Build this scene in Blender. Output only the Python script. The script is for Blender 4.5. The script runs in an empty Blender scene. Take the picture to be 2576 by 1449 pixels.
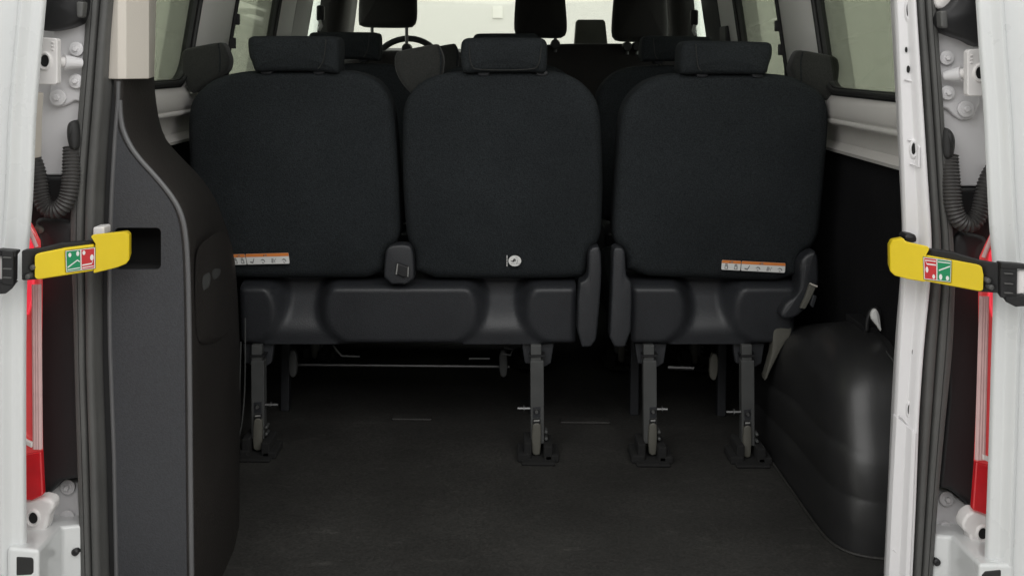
import bpy, bmesh, math, random
from mathutils import Matrix, Vector
random.seed(7)
S = bpy.context.scene
COL = S.collection
# ------------------------------------------------------------------ camera, light, exposure
F, PX0, PY0, ROLL, CAMZ = 2600.0, 1275.0, 150.0, 0.0122, 1.51   # focal length in px of a 2576 wide frame
CR, SR = math.cos(ROLL), math.sin(ROLL)
cam = bpy.data.cameras.new("camera"); cob = bpy.data.objects.new("camera", cam); COL.objects.link(cob)
cam.sensor_fit = 'HORIZONTAL'; cam.sensor_width = 36.0; cam.lens = 36.0 * F / 2576.0
cam.shift_x = (1288 - PX0) / 2576.0; cam.shift_y = -(724.5 - PY0) / 2576.0
cam.clip_start = 0.05; cam.clip_end = 100
cob.matrix_world = Matrix(((CR, -SR, 0, 0), (0, 0, -1, 0), (SR, CR, 0, CAMZ), (0, 0, 0, 1)))
S.camera = cob
w = bpy.data.worlds.new("World"); S.world = w; w.use_nodes = True
w.node_tree.nodes["Background"].inputs[0].default_value = (1.0, 0.98, 0.94, 1)
w.node_tree.nodes["Background"].inputs[1].default_value = 0.20
S.view_settings.view_transform = 'Standard'; S.view_settings.look = 'None'
S.view_settings.exposure = 0.0; S.view_settings.gamma = 1.0
S.cycles.use_denoising = True; S.cycles.max_bounces = 10; S.cycles.transparent_max_bounces = 24
S.cycles.sample_clamp_indirect = 6.0
def area(name, loc, target, sx, sy, power, col):
    l = bpy.data.lights.new(name, 'AREA'); l.shape = 'RECTANGLE'; l.size = sx; l.size_y = sy
    l.energy = power; l.color = col
    o = bpy.data.objects.new(name, l); COL.objects.link(o); o.location = loc
    d = Vector(target) - Vector(loc); o.rotation_euler = d.to_track_quat('-Z', 'Y').to_euler()
area("studio_ceiling_light", (0, 5.0, 3.7), (0, 5.0, 0), 7.0, 7.6, 370, (1, .99, .96))
area("studio_rear_light", (0, -1.2, 3.5), (0, 1.6, .9), 7.2, 2.6, 195, (1, .995, .98))

# ------------------------------------------------------------------ helpers
def P(px, py, d):
    u, v = px - PX0, py - PY0
    return ((u * CR + v * SR) * d / F, d, CAMZ + (u * SR - v * CR) * d / F)
FLOOR = 0.55
def PF(px, py):                       # point of the van floor under a pixel
    u, v = px - PX0, py - PY0
    d = (FLOOR - CAMZ) * F / (u * SR - v * CR)
    return P(px, py, d)

class MB:
    def __init__(self): self.v = []; self.f = []; self.m = []
    def add(self, vs, fs, mi=0):
        o = len(self.v); self.v += [tuple(p) for p in vs]
        self.f += [tuple(i + o for i in f) for f in fs]; self.m += [mi] * len(fs)
        return self
    def build(self, name, mats, parent=None, smooth=True, bevel=0, seg=2, angle=35, label=None, sub=0):
        me = bpy.data.meshes.new(name)
        vs = self.v
        if parent is not None:
            r = parent
            while r.parent is not None: r = r.parent
            L = r.location; vs = [(a - L.x, b - L.y, c - L.z) for a, b, c in vs]
        me.from_pydata(vs, [], self.f); me.update()
        bm = bmesh.new(); bm.from_mesh(me)
        bmesh.ops.recalc_face_normals(bm, faces=bm.faces); bm.to_mesh(me); bm.free()
        for m in (mats if isinstance(mats, (list, tuple)) else [mats]): me.materials.append(m)
        me.polygons.foreach_set('material_index', self.m)
        if smooth:
            me.polygons.foreach_set('use_smooth', [True] * len(me.polygons))
            try: me.set_sharp_from_angle(angle=math.radians(angle))
            except Exception: pass
        o = bpy.data.objects.new(name, me); COL.objects.link(o)
        if bevel:
            b = o.modifiers.new("bevel", 'BEVEL'); b.width = bevel; b.segments = seg; b.limit_method = 'ANGLE'
            b.angle_limit = math.radians(30); b.harden_normals = False
            if smooth:
                wn = o.modifiers.new("normals", 'WEIGHTED_NORMAL'); wn.keep_sharp = False
                me.polygons.foreach_set('use_smooth', [True] * len(me.polygons))
                at = me.attributes.get('sharp_edge')
                if at: me.attributes.remove(at)
        if sub:
            s = o.modifiers.new("sub", 'SUBSURF'); s.levels = sub; s.render_levels = sub
        if parent is not None: o.parent = parent
        if label: o['label'] = label
        return o
def empty(name, loc, label, cat, group=None):
    o = bpy.data.objects.new(name, None); COL.objects.link(o); o.location = loc; o.empty_display_size = .1
    o['label'] = label; o['category'] = cat
    if group: o['group'] = group
    return o

def loft(rings, closed=True, cap0=False, cap1=False):
    vs = []; fs = []; n = len(rings[0])
    for r in rings: vs += list(r)
    for i in range(len(rings) - 1):
        for j in range(n if closed else n - 1):
            k = (j + 1) % n
            fs.append((i * n + j, i * n + k, (i + 1) * n + k, (i + 1) * n + j))
    if cap0: fs.append(tuple(range(n)))
    if cap1: fs.append(tuple(range((len(rings) - 1) * n, len(rings) * n)))
    return vs, fs
def box(x0, x1, y0, y1, z0, z1):
    vs = [(x, y, z) for z in (z0, z1) for (x, y) in ((x0, y0), (x1, y0), (x1, y1), (x0, y1))]
    return vs, [(0, 1, 2, 3), (4, 5, 6, 7), (0, 1, 5, 4), (1, 2, 6, 5), (2, 3, 7, 6), (3, 0, 4, 7)]
def prism(poly, d, th, dd=None):      # outline in the plane at distance d, real thickness th going away from the camera
    a = [P(x, y, d) for x, y in poly]; b = [(x, y + th, z) for x, y, z in a]
    return loft([a, b], True, True, True)
def prism_pts(a, vec):
    b = [(x + vec[0], y + vec[1], z + vec[2]) for x, y, z in a]
    return loft([a, b], True, True, True)
def chaikin(p, n=2, closed=True):
    for _ in range(n):
        q = []
        m = len(p)
        for i in range(m if closed else m - 1):
            a, b = p[i], p[(i + 1) % m]
            q.append(tuple(.75 * s + .25 * t for s, t in zip(a, b))); q.append(tuple(.25 * s + .75 * t for s, t in zip(a, b)))
        if not closed: q = [p[0]] + q + [p[-1]]
        p = q
    return p
def resample(p, n, closed=True):
    q = list(p) + ([p[0]] if closed else [])
    L = [0]
    for a, b in zip(q, q[1:]): L.append(L[-1] + math.dist(a, b))
    out = []; k = 0
    for i in range(n):
        t = L[-1] * i / (n if closed else n - 1)
        while k < len(L) - 2 and L[k + 1] < t: k += 1
        s = (t - L[k]) / max(1e-9, L[k + 1] - L[k])
        out.append(tuple(a + (b - a) * s for a, b in zip(q[k], q[k + 1])))
    return out
def inset(p, r):
    n = len(p); A = sum(p[i][0] * p[(i + 1) % n][1] - p[(i + 1) % n][0] * p[i][1] for i in range(n))
    sg = 1 if A > 0 else -1; out = []
    for i in range(n):
        a, b = p[i - 2], p[(i + 2) % n]
        tx, ty = b[0] - a[0], b[1] - a[1]; l = math.hypot(tx, ty) or 1
        out.append((p[i][0] - sg * ty / l * r, p[i][1] + sg * tx / l * r))
    return out
def puff(poly, dfun, th, r, bulge=.01, rb=None, n=72, smooth=2, rs=5, dxf=None):
    """upholstered solid: outline in px, rounded front edge radius r (m), bulging front"""
    if not callable(dfun): dd = dfun; dfun = lambda y: dd
    q = resample(chaikin(poly, smooth), n)
    cx = sum(a for a, b in q) / n; cy = sum(b for a, b in q) / n
    rpx = r * F / dfun(cy); rb = rb or r; rbpx = rb * F / dfun(cy)
    rings = []
    def ring(pts, off):
        out = []
        for x, y in pts:
            d = dfun(y) + (dxf(x) if dxf else 0); X, Y, Z = P(x, y, d); out.append((X, Y + off, Z))
        return out
    front = inset(q, rpx)
    for s in (.08, .3, .55, .8):
        rings.append(ring([(cx + (x - cx) * s, cy + (y - cy) * s) for x, y in front], -bulge * (1 - s * s)))
    for k in range(rs + 1):
        a = math.pi / 2 * (1 - k / rs)
        rings.append(ring(inset(q, rpx * (1 - math.cos(a))), r * (1 - math.sin(a))))
    for k in range(rs + 1):
        a = math.pi / 2 * k / rs
        rings.append(ring(inset(q, rbpx * (1 - math.cos(a))), th - rb + rb * math.sin(a)))
    return loft(rings, True, True, True)
def tube(path, r, seg=10, cap=True, rad=None):
    P_ = [Vector(p) for p in path]; rings = []; prev = None
    for i, p in enumerate(P_):
        t = (P_[min(i + 1, len(P_) - 1)] - P_[max(i - 1, 0)]).normalized()
        if prev is None:
            up = Vector((0, 0, 1)) if abs(t.z) < .9 else Vector((0, 1, 0))
            u = t.cross(up).normalized()
        else:
            u = (prev - t * prev.dot(t)).normalized()
        prev = u; v = t.cross(u)
        rr = rad[i] if rad else r
        rings.append([tuple(p + (u * math.cos(a) + v * math.sin(a)) * rr) for a in [2 * math.pi * k / seg for k in range(seg)]])
    return loft(rings, True, cap, cap)
def lathe(c, prof, seg=20, ax=(0, -1, 0), sx=1, sz=1):  # profile (radius, height towards camera), axis along -y
    rings = [[(c[0] + r * sx * math.cos(2 * math.pi * k / seg), c[1] - h, c[2] + r * sz * math.sin(2 * math.pi * k / seg)) for k in range(seg)] for r, h in prof]
    return loft(rings, True, True, True)
def interp(st, y):
    if y <= st[0][0]: return st[0][1:]
    for a, b in zip(st, st[1:]):
        if y <= b[0]:
            t = (y - a[0]) / (b[0] - a[0]); return tuple(p + (q - p) * t for p, q in zip(a[1:], b[1:]))
    return st[-1][1:]
def smooth_st(st, n=60):
    y0, y1 = st[0][0], st[-1][0]
    ys = [y0 + (y1 - y0) * i / (n - 1) for i in range(n)]
    raw = [interp(st, y) for y in ys]
    for _ in range(4):
        raw = [raw[0]] + [tuple((a + 2 * b + c) / 4 for a, b, c in zip(raw[i - 1], raw[i], raw[i + 1])) for i in range(1, n - 1)] + [raw[-1]]
    return [(y,) + r for y, r in zip(ys, raw)]
def band(st, d0, prof, n=60, slant=0):
    """upright strip: stations (py, xl, xr) at distance d0; prof = closed loop of (fraction, depth)"""
    rings = []
    for y, xl, xr in smooth_st(st, n):
        a = P(xl, y, d0); b = P(xr, y + slant, d0)
        rings.append([(a[0] + (b[0] - a[0]) * f, dep, a[2] + (b[2] - a[2]) * f) for f, dep in prof])
    return loft(rings, True, True, True)
def holed(outer, inner, thick_vec):
    """flat plate with holes; outer/inner 3-D loops in one plane"""
    bm = bmesh.new()
    def loop(pts):
        vs = [bm.verts.new(p) for p in pts]
        return [bm.edges.new((vs[i], vs[(i + 1) % len(vs)])) for i in range(len(vs))]
    es = loop(outer)
    for h in inner: es += loop(h)
    bmesh.ops.triangle_fill(bm, edges=es, use_beauty=True)
    g = bmesh.ops.extrude_face_region(bm, geom=list(bm.faces))
    bmesh.ops.translate(bm, verts=[e for e in g['geom'] if isinstance(e, bmesh.types.BMVert)], vec=thick_vec)
    bm.verts.index_update()
    vs = [tuple(v.co) for v in bm.verts]; fs = [tuple(v.index for v in f.verts) for f in bm.faces]
    bm.free(); return vs, fs
def rrect(x0, x1, y0, y1, r, k=5):
    out = []
    for cx, cy, a0 in ((x1 - r, y1 - r, 0), (x0 + r, y1 - r, 90), (x0 + r, y0 + r, 180), (x1 - r, y0 + r, 270)):
        for i in range(k + 1):
            a = math.radians(a0 + 90 * i / k); out.append((cx + r * math.cos(a), cy + r * math.sin(a)))
    return out
def flat(poly, d, off=0.0):           # printed patch: very thin sheet in the plane at distance d
    a = [P(x, y, d) for x, y in poly]; a = [(x, y - off, z) for x, y, z in a]
    return a, [tuple(range(len(a)))]

# ------------------------------------------------------------------ materials
def mat(name, col, rough=.5, metal=0., var=.12, vs=6., bump=0., bs=300., coat=0., sheen=0., spec=.5, trans=0., emit=None, grain=0., scuff=0.):
    m = bpy.data.materials.new(name); m.use_nodes = True
    nt = m.node_tree; N = nt.nodes; L = nt.links; b = N["Principled BSDF"]
    b.inputs['Roughness'].default_value = rough; b.inputs['Metallic'].default_value = metal
    b.inputs['Coat Weight'].default_value = coat; b.inputs['Sheen Weight'].default_value = sheen
    b.inputs['Specular IOR Level'].default_value = spec; b.inputs['Transmission Weight'].default_value = trans
    tc = N.new('ShaderNodeTexCoord')
    nz = N.new('ShaderNodeTexNoise'); nz.inputs['Scale'].default_value = vs; nz.inputs['Detail'].default_value = 6
    L.new(tc.outputs['Object'], nz.inputs['Vector'])
    mr = N.new('ShaderNodeMapRange'); mr.inputs[1].default_value = .3; mr.inputs[2].default_value = .7
    mr.inputs[3].default_value = 1 - var; mr.inputs[4].default_value = 1 + var
    L.new(nz.outputs['Fac'], mr.inputs[0])
    vec = mr.outputs[0]
    if grain:
        n2 = N.new('ShaderNodeTexNoise'); n2.inputs['Scale'].default_value = bs; n2.inputs['Detail'].default_value = 3
        L.new(tc.outputs['Object'], n2.inputs['Vector'])
        m2 = N.new('ShaderNodeMapRange'); m2.inputs[1].default_value = .3; m2.inputs[2].default_value = .7
        m2.inputs[3].default_value = 1 - grain; m2.inputs[4].default_value = 1 + grain
        L.new(n2.outputs['Fac'], m2.inputs[0])
        mm = N.new('ShaderNodeMath'); mm.operation = 'MULTIPLY'; L.new(vec, mm.inputs[0]); L.new(m2.outputs[0], mm.inputs[1]); vec = mm.outputs[0]
    if scuff:                                    # scattered worn, lighter marks
        mp = N.new('ShaderNodeMapping'); mp.inputs['Scale'].default_value = (1.0, 2.2, 1.0); mp.inputs['Rotation'].default_value = (0, 0, .5)
        L.new(tc.outputs['Object'], mp.inputs[0])
        n4 = N.new('ShaderNodeTexNoise'); n4.inputs['Scale'].default_value = 11; n4.inputs['Detail'].default_value = 9; n4.inputs['Roughness'].default_value = .72
        L.new(mp.outputs[0], n4.inputs['Vector'])
        m4 = N.new('ShaderNodeMapRange'); m4.inputs[1].default_value = .58; m4.inputs[2].default_value = .74
        m4.inputs[3].default_value = 1; m4.inputs[4].default_value = 1 + scuff
        L.new(n4.outputs['Fac'], m4.inputs[0])
        m5 = N.new('ShaderNodeMath'); m5.operation = 'MULTIPLY'; L.new(vec, m5.inputs[0]); L.new(m4.outputs[0], m5.inputs[1]); vec = m5.outputs[0]
    vm = N.new('ShaderNodeVectorMath'); vm.operation = 'SCALE'; vm.inputs[0].default_value = col
    L.new(vec, vm.inputs['Scale']); L.new(vm.outputs[0], b.inputs['Base Color'])
    rr = N.new('ShaderNodeMapRange'); rr.inputs[3].default_value = max(0, rough - .06); rr.inputs[4].default_value = min(1, rough + .08)
    L.new(nz.outputs['Fac'], rr.inputs[0]); L.new(rr.outputs[0], b.inputs['Roughness'])
    if bump:
        n3 = N.new('ShaderNodeTexNoise'); n3.inputs['Scale'].default_value = bs; n3.inputs['Detail'].default_value = 2
        L.new(tc.outputs['Object'], n3.inputs['Vector'])
        bp = N.new('ShaderNodeBump'); bp.inputs['Strength'].default_value = bump; bp.inputs['Distance'].default_value = .002
        L.new(n3.outputs['Fac'], bp.inputs['Height']); L.new(bp.outputs[0], b.inputs['Normal'])
    if emit:
        b.inputs['Emission Color'].default_value = (*emit[:3], 1); b.inputs['Emission Strength'].default_value = emit[3]
    return m
def glass(name, tint, gloss=.6):
    m = bpy.data.materials.new(name); m.use_nodes = True; nt = m.node_tree; N = nt.nodes; L = nt.links
    N.remove(N["Principled BSDF"]); out = N["Material Output"]
    t = N.new('ShaderNodeBsdfTransparent'); t.inputs[0].default_value = (*[math.sqrt(c) for c in tint], 1)
    g = N.new('ShaderNodeBsdfGlossy'); g.inputs['Roughness'].default_value = .02
    lw = N.new('ShaderNodeFresnel'); lw.inputs[0].default_value = 1.45
    mu = N.new('ShaderNodeMath'); mu.operation = 'MULTIPLY'; mu.inputs[1].default_value = gloss
    L.new(lw.outputs[0], mu.inputs[0])
    mx = N.new('ShaderNodeMixShader'); L.new(mu.outputs[0], mx.inputs[0]); L.new(t.outputs[0], mx.inputs[1]); L.new(g.outputs[0], mx.inputs[2])
    L.new(mx.outputs[0], out.inputs[0]); return m
M = {}
M['fabric'] = mat("seat fabric", (.0205, .0235, .0255), .95, bump=.7, bs=330, var=.16, vs=5, sheen=.0, spec=.12, grain=.36)
M['fabriclit'] = mat("lightened front fabric", (.030, .027, .0265), .95, bump=.5, bs=420, var=.14, vs=5, sheen=.15, spec=.2, grain=.2)  # seat fabric lightened and warmed; makes up in colour for dim front light
M['fabric2'] = mat("bolster fabric", (.026, .027, .025), .9, bump=.4, bs=330, var=.1, sheen=.15, spec=.2, grain=.22)
M['seatplastic'] = mat("seat plastic", (.023, .0245, .028), .46, bump=.3, bs=400, var=.14, grain=.25)
M['trim'] = mat("grained trim plastic", (.034, .0355, .040), .56, bump=.35, bs=400, var=.08, vs=2.5, grain=.18, scuff=.12)
M['trimglint'] = mat("trim edge highlight", (.105, .105, .108), .38, var=.06)  # trim plastic made paler to paint the light caught on its edges
M['trimdark'] = mat("dark trim plastic", (.0150, .0122, .0108), .62, bump=.6, bs=260, var=.15, grain=.3)  # slight warm tint paints in a brown reflection on the cheek
M['carpet'] = mat("black carpet lining", (.010, .010, .011), 1, bump=.6, bs=300, var=.15, spec=.1, grain=.3)
M['floor'] = mat("rubber load floor", (.030, .0290, .0268), .64, bump=.35, bs=190, var=.28, vs=3.5, grain=.34, scuff=.9)
M['archplastic'] = mat("wheel arch plastic", (.022, .022, .0225), .33, bump=.08, bs=330, var=.14, vs=4, scuff=.2)
M['white'] = mat("white paint", (.70, .715, .715), .28, var=.02, coat=.5)
M['primer'] = mat("pale body paint", (.72, .71, .72), .38, var=.03, vs=3, coat=.2)
M['shade'] = mat("grey lilac body paint", (.70, .69, .70), .45, var=.04, vs=3)  # own pale lilac grey of the jambs and hinge plates
M['castwhite'] = mat("painted hinge casting", (.76, .74, .73), .4, var=.04, bump=.1, bs=120)
M['beige'] = mat("beige pillar plastic", (.56, .52, .465), .5, var=.03, vs=2, bump=.15, bs=500)
M['headliner'] = mat("grey pillar plastic", (.74, .73, .71), .42, var=.05, vs=3, bump=.1, bs=500)
M['railpaint'] = mat("unlined body metal", (.79, .765, .73), .16, var=.06, vs=4, coat=.6)
M['rubber'] = mat("rubber seal", (.085, .085, .082), .5, var=.12, vs=12, bump=.15, bs=200)
M['rubberdark'] = mat("dark rubber", (.016, .016, .016), .6, var=.1)
M['black'] = mat("black plastic", (.011, .011, .012), .5, var=.1)
M['hole'] = mat("dark hollow", (.008, .008, .008), .9, var=.1)
M['conduit'] = mat("conduit rubber", (.045, .043, .042), .5, var=.1)
M['yellow'] = mat("yellow plastic", (.78, .58, .018), .36, var=.05, vs=14, bump=.12, bs=160, scuff=-.12)
M['red'] = mat("red print", (.55, .03, .035), .4, var=.04)
M['green'] = mat("green print", (.01, .25, .10), .4, var=.04)
M['print'] = mat("white print", (.78, .78, .76), .45, var=.03)
M['ink'] = mat("grey ink", (.22, .22, .22), .6, var=.1)
M['inkdark'] = mat("black ink", (.03, .025, .025), .6, var=.1)
M['orange'] = mat("orange print", (.78, .25, .06), .45, var=.05)
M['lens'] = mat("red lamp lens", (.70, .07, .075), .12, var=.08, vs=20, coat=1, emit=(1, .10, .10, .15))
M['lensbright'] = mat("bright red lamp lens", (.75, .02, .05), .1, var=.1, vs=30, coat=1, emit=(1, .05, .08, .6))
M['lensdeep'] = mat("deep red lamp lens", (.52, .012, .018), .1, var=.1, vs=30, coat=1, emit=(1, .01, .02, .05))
M['lensclear'] = mat("pink clear lens", (.74, .50, .49), .12, var=.08, vs=30, coat=1)
M['steel'] = mat("bright steel", (.17, .17, .17), .45, metal=1, var=.1)
M['legmetal'] = mat("grey seat leg metal", (.070, .072, .071), .55, metal=.1, var=.18, vs=14)
M['legwarm'] = mat("warm grey plastic", (.10, .097, .082), .6, var=.12, vs=10)
M['rail'] = mat("pale edge plastic", (.30, .30, .29), .35, var=.1)
M['dash'] = mat("dashboard plastic", (.02, .02, .022), .6, var=.1)
M['tint'] = glass("privacy glass", (.39, .43, .345), .5)
M['clear'] = glass("clear glass", (.93, .965, .90), .35)
M['doorglass'] = glass("door glass", (.84, .94, .88), .3)
M['wallpaint'] = mat("studio wall paint", (.82, .82, .785), .8, var=.03, vs=.8)
M['studiofloor'] = mat("studio floor", (.45, .44, .43), .35, var=.06, vs=1.5)
M['card'] = mat("white card", (.93, .93, .88), .6, var=.01)

# ------------------------------------------------------------------ studio room
def struct(name, geo, m):
    o = MB().add(*geo).build(name, m, smooth=False); o['kind'] = 'structure'; return o
struct("floor", box(-3.8, 3.8, -4, 9.0, -.1, 0), M['studiofloor'])
struct("wall_front", box(-3.9, 3.9, 9.0, 9.2, -.1, 3.7), M['wallpaint'])
struct("wall_left", box(-4.0, -3.8, -4, 9.2, -.1, 3.7), M['wallpaint'])
struct("wall_right", box(3.8, 4.0, -4, 9.2, -.1, 3.7), M['wallpaint'])
o = MB().add(*prism([(1239, 17), (1265, 17), (1265, 47), (1239, 47)], 8.985, .012)).build("wall_plate", M['card'], bevel=.003)
o['label'] = "small square white plate on the pale wall seen through the windscreen"; o['category'] = "plate"

# ------------------------------------------------------------------ the van
van = empty("passenger_van", (0, 3.4, 0), "white passenger van with both rear doors open onto its black seats", "van")
WX0 = .765
def wallx(z): return WX0 + .157 * max(-.5, min(.25, CAMZ - z))
ZW = CAMZ - .075                       # sill height of the windows
ZR = CAMZ + .50                        # roof height inside
# floor and skin
MB().add(*box(-.86, .86, 1.70, 5.1, FLOOR - .05, FLOOR)).build("load_floor", M['floor'], van, smooth=False)
for (a, b, y) in ((985, 1085, 1058), (1410, 1535, 1066)):
    p0, p1 = PF(a, y), PF(b, y)
    MB().add(*box(p0[0], p1[0], p0[1], p0[1] + .035, FLOOR, FLOOR + .006)).build("floor_seam", M['floor'], van, bevel=.002)
MB().add(*box(-.88, .88, 1.62, 1.70, FLOOR - .14, FLOOR - .012)).build("rear_sill", M['black'], van, bevel=.01)
roof = []
for y in (1.72, 2.5, 3.6, 4.6, 4.9):
    drop = .0 if y < 4.5 else .05
    roof.append([(-.80, y, ZR - .06 - drop), (-.70, y, ZR - .01 - drop), (-.4, y, ZR + .02 - drop), (0, y, ZR + .03 - drop), (.4, y, ZR + .02 - drop), (.70, y, ZR - .01 - drop), (.80, y, ZR - .06 - drop),
                 (.86, y, ZR - .02 - drop), (.7, y, ZR + .06 - drop), (0, y, ZR + .09 - drop), (-.7, y, ZR + .06 - drop), (-.86, y, ZR - .02 - drop)])
MB().add(*loft(roof, True, True, True)).build("roof", M['white'], van)

def side_pt(sg, d, z, off=0.0): return (sg * (wallx(z) + off), d, z)
def wall_strip(sg, d0, d1, z0, z1, th=.06, off=0., n=3):
    rings = []
    for i in range(n + 1):
        z = z0 + (z1 - z0) * i / n
        rings.append([side_pt(sg, d0, z, off), side_pt(sg, d1, z, off), side_pt(sg, d1, z, off + th), side_pt(sg, d0, z, off + th)])
    return loft(rings, True, True, True)
for sg in (-1, 1):
    # outside skin below the windows, lining inside
    MB().add(*box(*sorted((sg * .865, sg * .90)), 1.78, 5.0, .28, ZW)).build("side_panel", M['white'], van, bevel=.02)
    MB().add(*box(*sorted((sg * .815, sg * .855)), 1.80, 4.9, FLOOR, CAMZ - .205)).build("lower_lining", M['carpet'], van, smooth=False)
    # belt rail, unlined metal with a bulged upper edge and a lip
    prof = [(-.072, .005), (-.080, -.004), (-.092, -.012), (-.120, -.016), (-.134, -.012), (-.140, .000), (-.150, .010), (-.190, .012), (-.197, .004), (-.206, -.006), (-.214, -.004), (-.216, .006), (-.216, .05), (-.072, .05)]
    rings = [[(sg * (wallx(CAMZ + z) + off), d, CAMZ + z) for z, off in prof] for d in (1.86, 2.2, 2.6, 3.2, 4.0)]
    MB().add(*loft(rings, True, True, True)).build("belt_rail", M['railpaint'], van, angle=50)
    MB().add(*tube([(sg * (wallx(CAMZ - .137) - .010), d, CAMZ - .137) for d in (1.87, 2.4, 3.0, 3.9)], .007, 12)).build("rail_bead", M['railpaint'], van)  # bead added so the rail edge catches a bright line of light
    # windows: black plate frame with a rounded opening, tinted pane behind it
    for (d0, d1, g, r) in ((1.80, 2.52, 'tint', .05), (2.80, 3.36, 'tint', .05)):
        z0, z1 = ZW - .004, ZR - .05
        def uv(u, v, off): return side_pt(sg, u, v, off)
        fr = MB()
        outer = [uv(u, v, .0) for u, v in rrect(d0, d1, z0, z1, .07)]
        inner = [uv(u, v, .0) for u, v in rrect(d0 + .03, d1 - .035, z0 + .022, z1 - .03, r)]
        fr.add(*holed(outer, [inner], (sg * .02, 0, 0)))
        fo = fr.build("side_window", M['black'], van, smooth=False)
        rim = [uv(u, v, -.004) for u, v in rrect(d0 + .022, d1 - .026, z0 + .014, z1 - .02, r + .01)]
        MB().add(*tube(rim + rim[:2], .006, 8)).build("seal_lip", M['rubberdark'], fo)
        pane = []
        for off in (.010, .015):
            pane.append([uv(u, v, off) for u, v in rrect(d0 + .02, d1 - .025, z0 + .012, z1 - .02, r)])
        MB().add(*loft(pane, True, True, True)).build("pane", M[g], fo, smooth=False)
    # window pillars
    for (d0, d1, key, nm) in ((2.50, 2.82, 'headliner', 'window_pillar'), (3.34, 3.60, 'headliner', 'window_pillar'), (3.585, 3.86, 'trim' if sg > 0 else 'headliner', 'belt_pillar')):
        rings = []
        for i in range(7):
            z = ZW - .02 + (ZR - ZW) * i / 6
            row = []
            for k in range(7):
                t = k / 6; bul = -.016 * math.sin(math.pi * t) ** .6 if 0 < t < 1 else 0
                row.append(side_pt(sg, d0 + (d1 - d0) * t, z, bul + (.0 if nm == 'window_pillar' else -.006)))
            row += [side_pt(sg, d1, z, .07), side_pt(sg, d0, z, .07)]
            rings.append(row)
        po = MB().add(*loft(rings, True, True, True)).build(nm, M[key], van, angle=50)
        if nm == 'window_pillar' and d0 < 3:
            for zz in (.085, .02):
                x, y, z = side_pt(sg, d1 - .002, CAMZ + zz, -.012)
                MB().add(*box(x - .008, x + .008, y, y + .016, z, z + .03)).build("clip", M['black'], po, bevel=.003)
    # front door: frame, glass, pillar beside the windscreen
    MB().add(*box(*sorted((sg * .74, sg * .85)), 3.86, 5.0, FLOOR, CAMZ - .02)).build("front_door", M['black'], van, bevel=.02)
    rings = [[side_pt(sg, d, z, o_) for o_ in (.02, .025) for d in ((3.86, 4.85) if o_ == .02 else (4.85, 3.86))] for z in (CAMZ - .02, ZR)]
    MB().add(*loft(rings, True, True, True)).build("front_door_window", M['doorglass'], van, smooth=False)
    rings = []
    for i in range(6):
        z = CAMZ - .05 + .55 * i / 5
        rings.append([(sg * (wallx(z) + a), 4.42 + b - .35 * max(0, z - CAMZ) ** 1.2, z) for a, b in ((.0, 0), (-.035, .04), (-.05, .12), (-.05, .30), (.02, .36), (.06, .2), (.06, 0))])
    MB().add(*loft(rings, True, True, True)).build("windscreen_pillar", M['trimdark'], van, angle=60)
    x, y, z = side_pt(sg, 3.88, CAMZ + .165, -.035)
    g = MB().add(*box(x - .014, x + .014, y, y + .03, z - .03, z + .03)).build("belt_guide", M['black'], van, bevel=.008)
    MB().add(*tube([(x, y - .004, z - .028), (x + sg * -.006, y - .006, z - .05), (x + sg * .004, y - .004, z - .065)], .007, 8)).build("buckle_loop", M['print'], g)
    MB().add(*tube([(x, y, z - .03), (x + sg * .012, y + .01, z - .12), (x + sg * .025, y + .02, z - .3)], .005, 6)).build("belt_webbing", M['black'], g)
MB().add(*prism([(1824, 66), (1866, 62), (1880, 85), (1898, 125), (1826, 125)], 3.42, .10)).build("belt_cover", M['black'], van, bevel=.006)
# windscreen, dashboard, wheel
ws = MB().add(*loft([[(-.74, 5.05, CAMZ - .02), (.74, 5.05, CAMZ - .02), (.74, 5.056, CAMZ - .02), (-.74, 5.056, CAMZ - .02)],
                     [(-.70, 4.5, ZR), (.70, 4.5, ZR), (.70, 4.506, ZR), (-.70, 4.506, ZR)]], True, True, True)).build("windscreen", M['clear'], van, smooth=False)
dash = MB().add(*loft([[(x, 4.62 + a, z) for a, z in ((0, FLOOR), (0, CAMZ - .1), (.05, CAMZ + .030), (.12, CAMZ + .045), (.45, CAMZ + .02), (.45, FLOOR))] for x in (-.79, -.3, .3, .79)], True, True, True)).build("dashboard", M['dash'], van)
MB().add(*prism([(1444, 125), (1449, 56), (1454, 50), (1518, 50), (1523, 56), (1530, 125)], 4.72, .05)).build("dashboard_screen", M['legwarm'], dash, bevel=.006)
c = Vector(P(1024, 185, 4.45)); wr = .155
ring = [(c.x + wr * math.cos(a), c.y + .06 * math.sin(a), c.z + wr * .97 * math.sin(a)) for a in [2 * math.pi * k / 40 for k in range(42)]]
sw = MB().add(*tube(ring, .014, 10)).build("steering_wheel", M['dash'], van)
MB().add(*lathe((c.x, c.y, c.z), [(.05, 0), (.05, .03), (.03, .04)], 20)).build("wheel_hub", M['dash'], sw)
for a in (0, math.pi, -math.pi / 2):
    MB().add(*tube([(c.x, c.y, c.z), (c.x + wr * math.cos(a), c.y + .06 * math.sin(a), c.z + wr * math.sin(a))], .014, 8)).build("spoke", M['dash'], sw)

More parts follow.
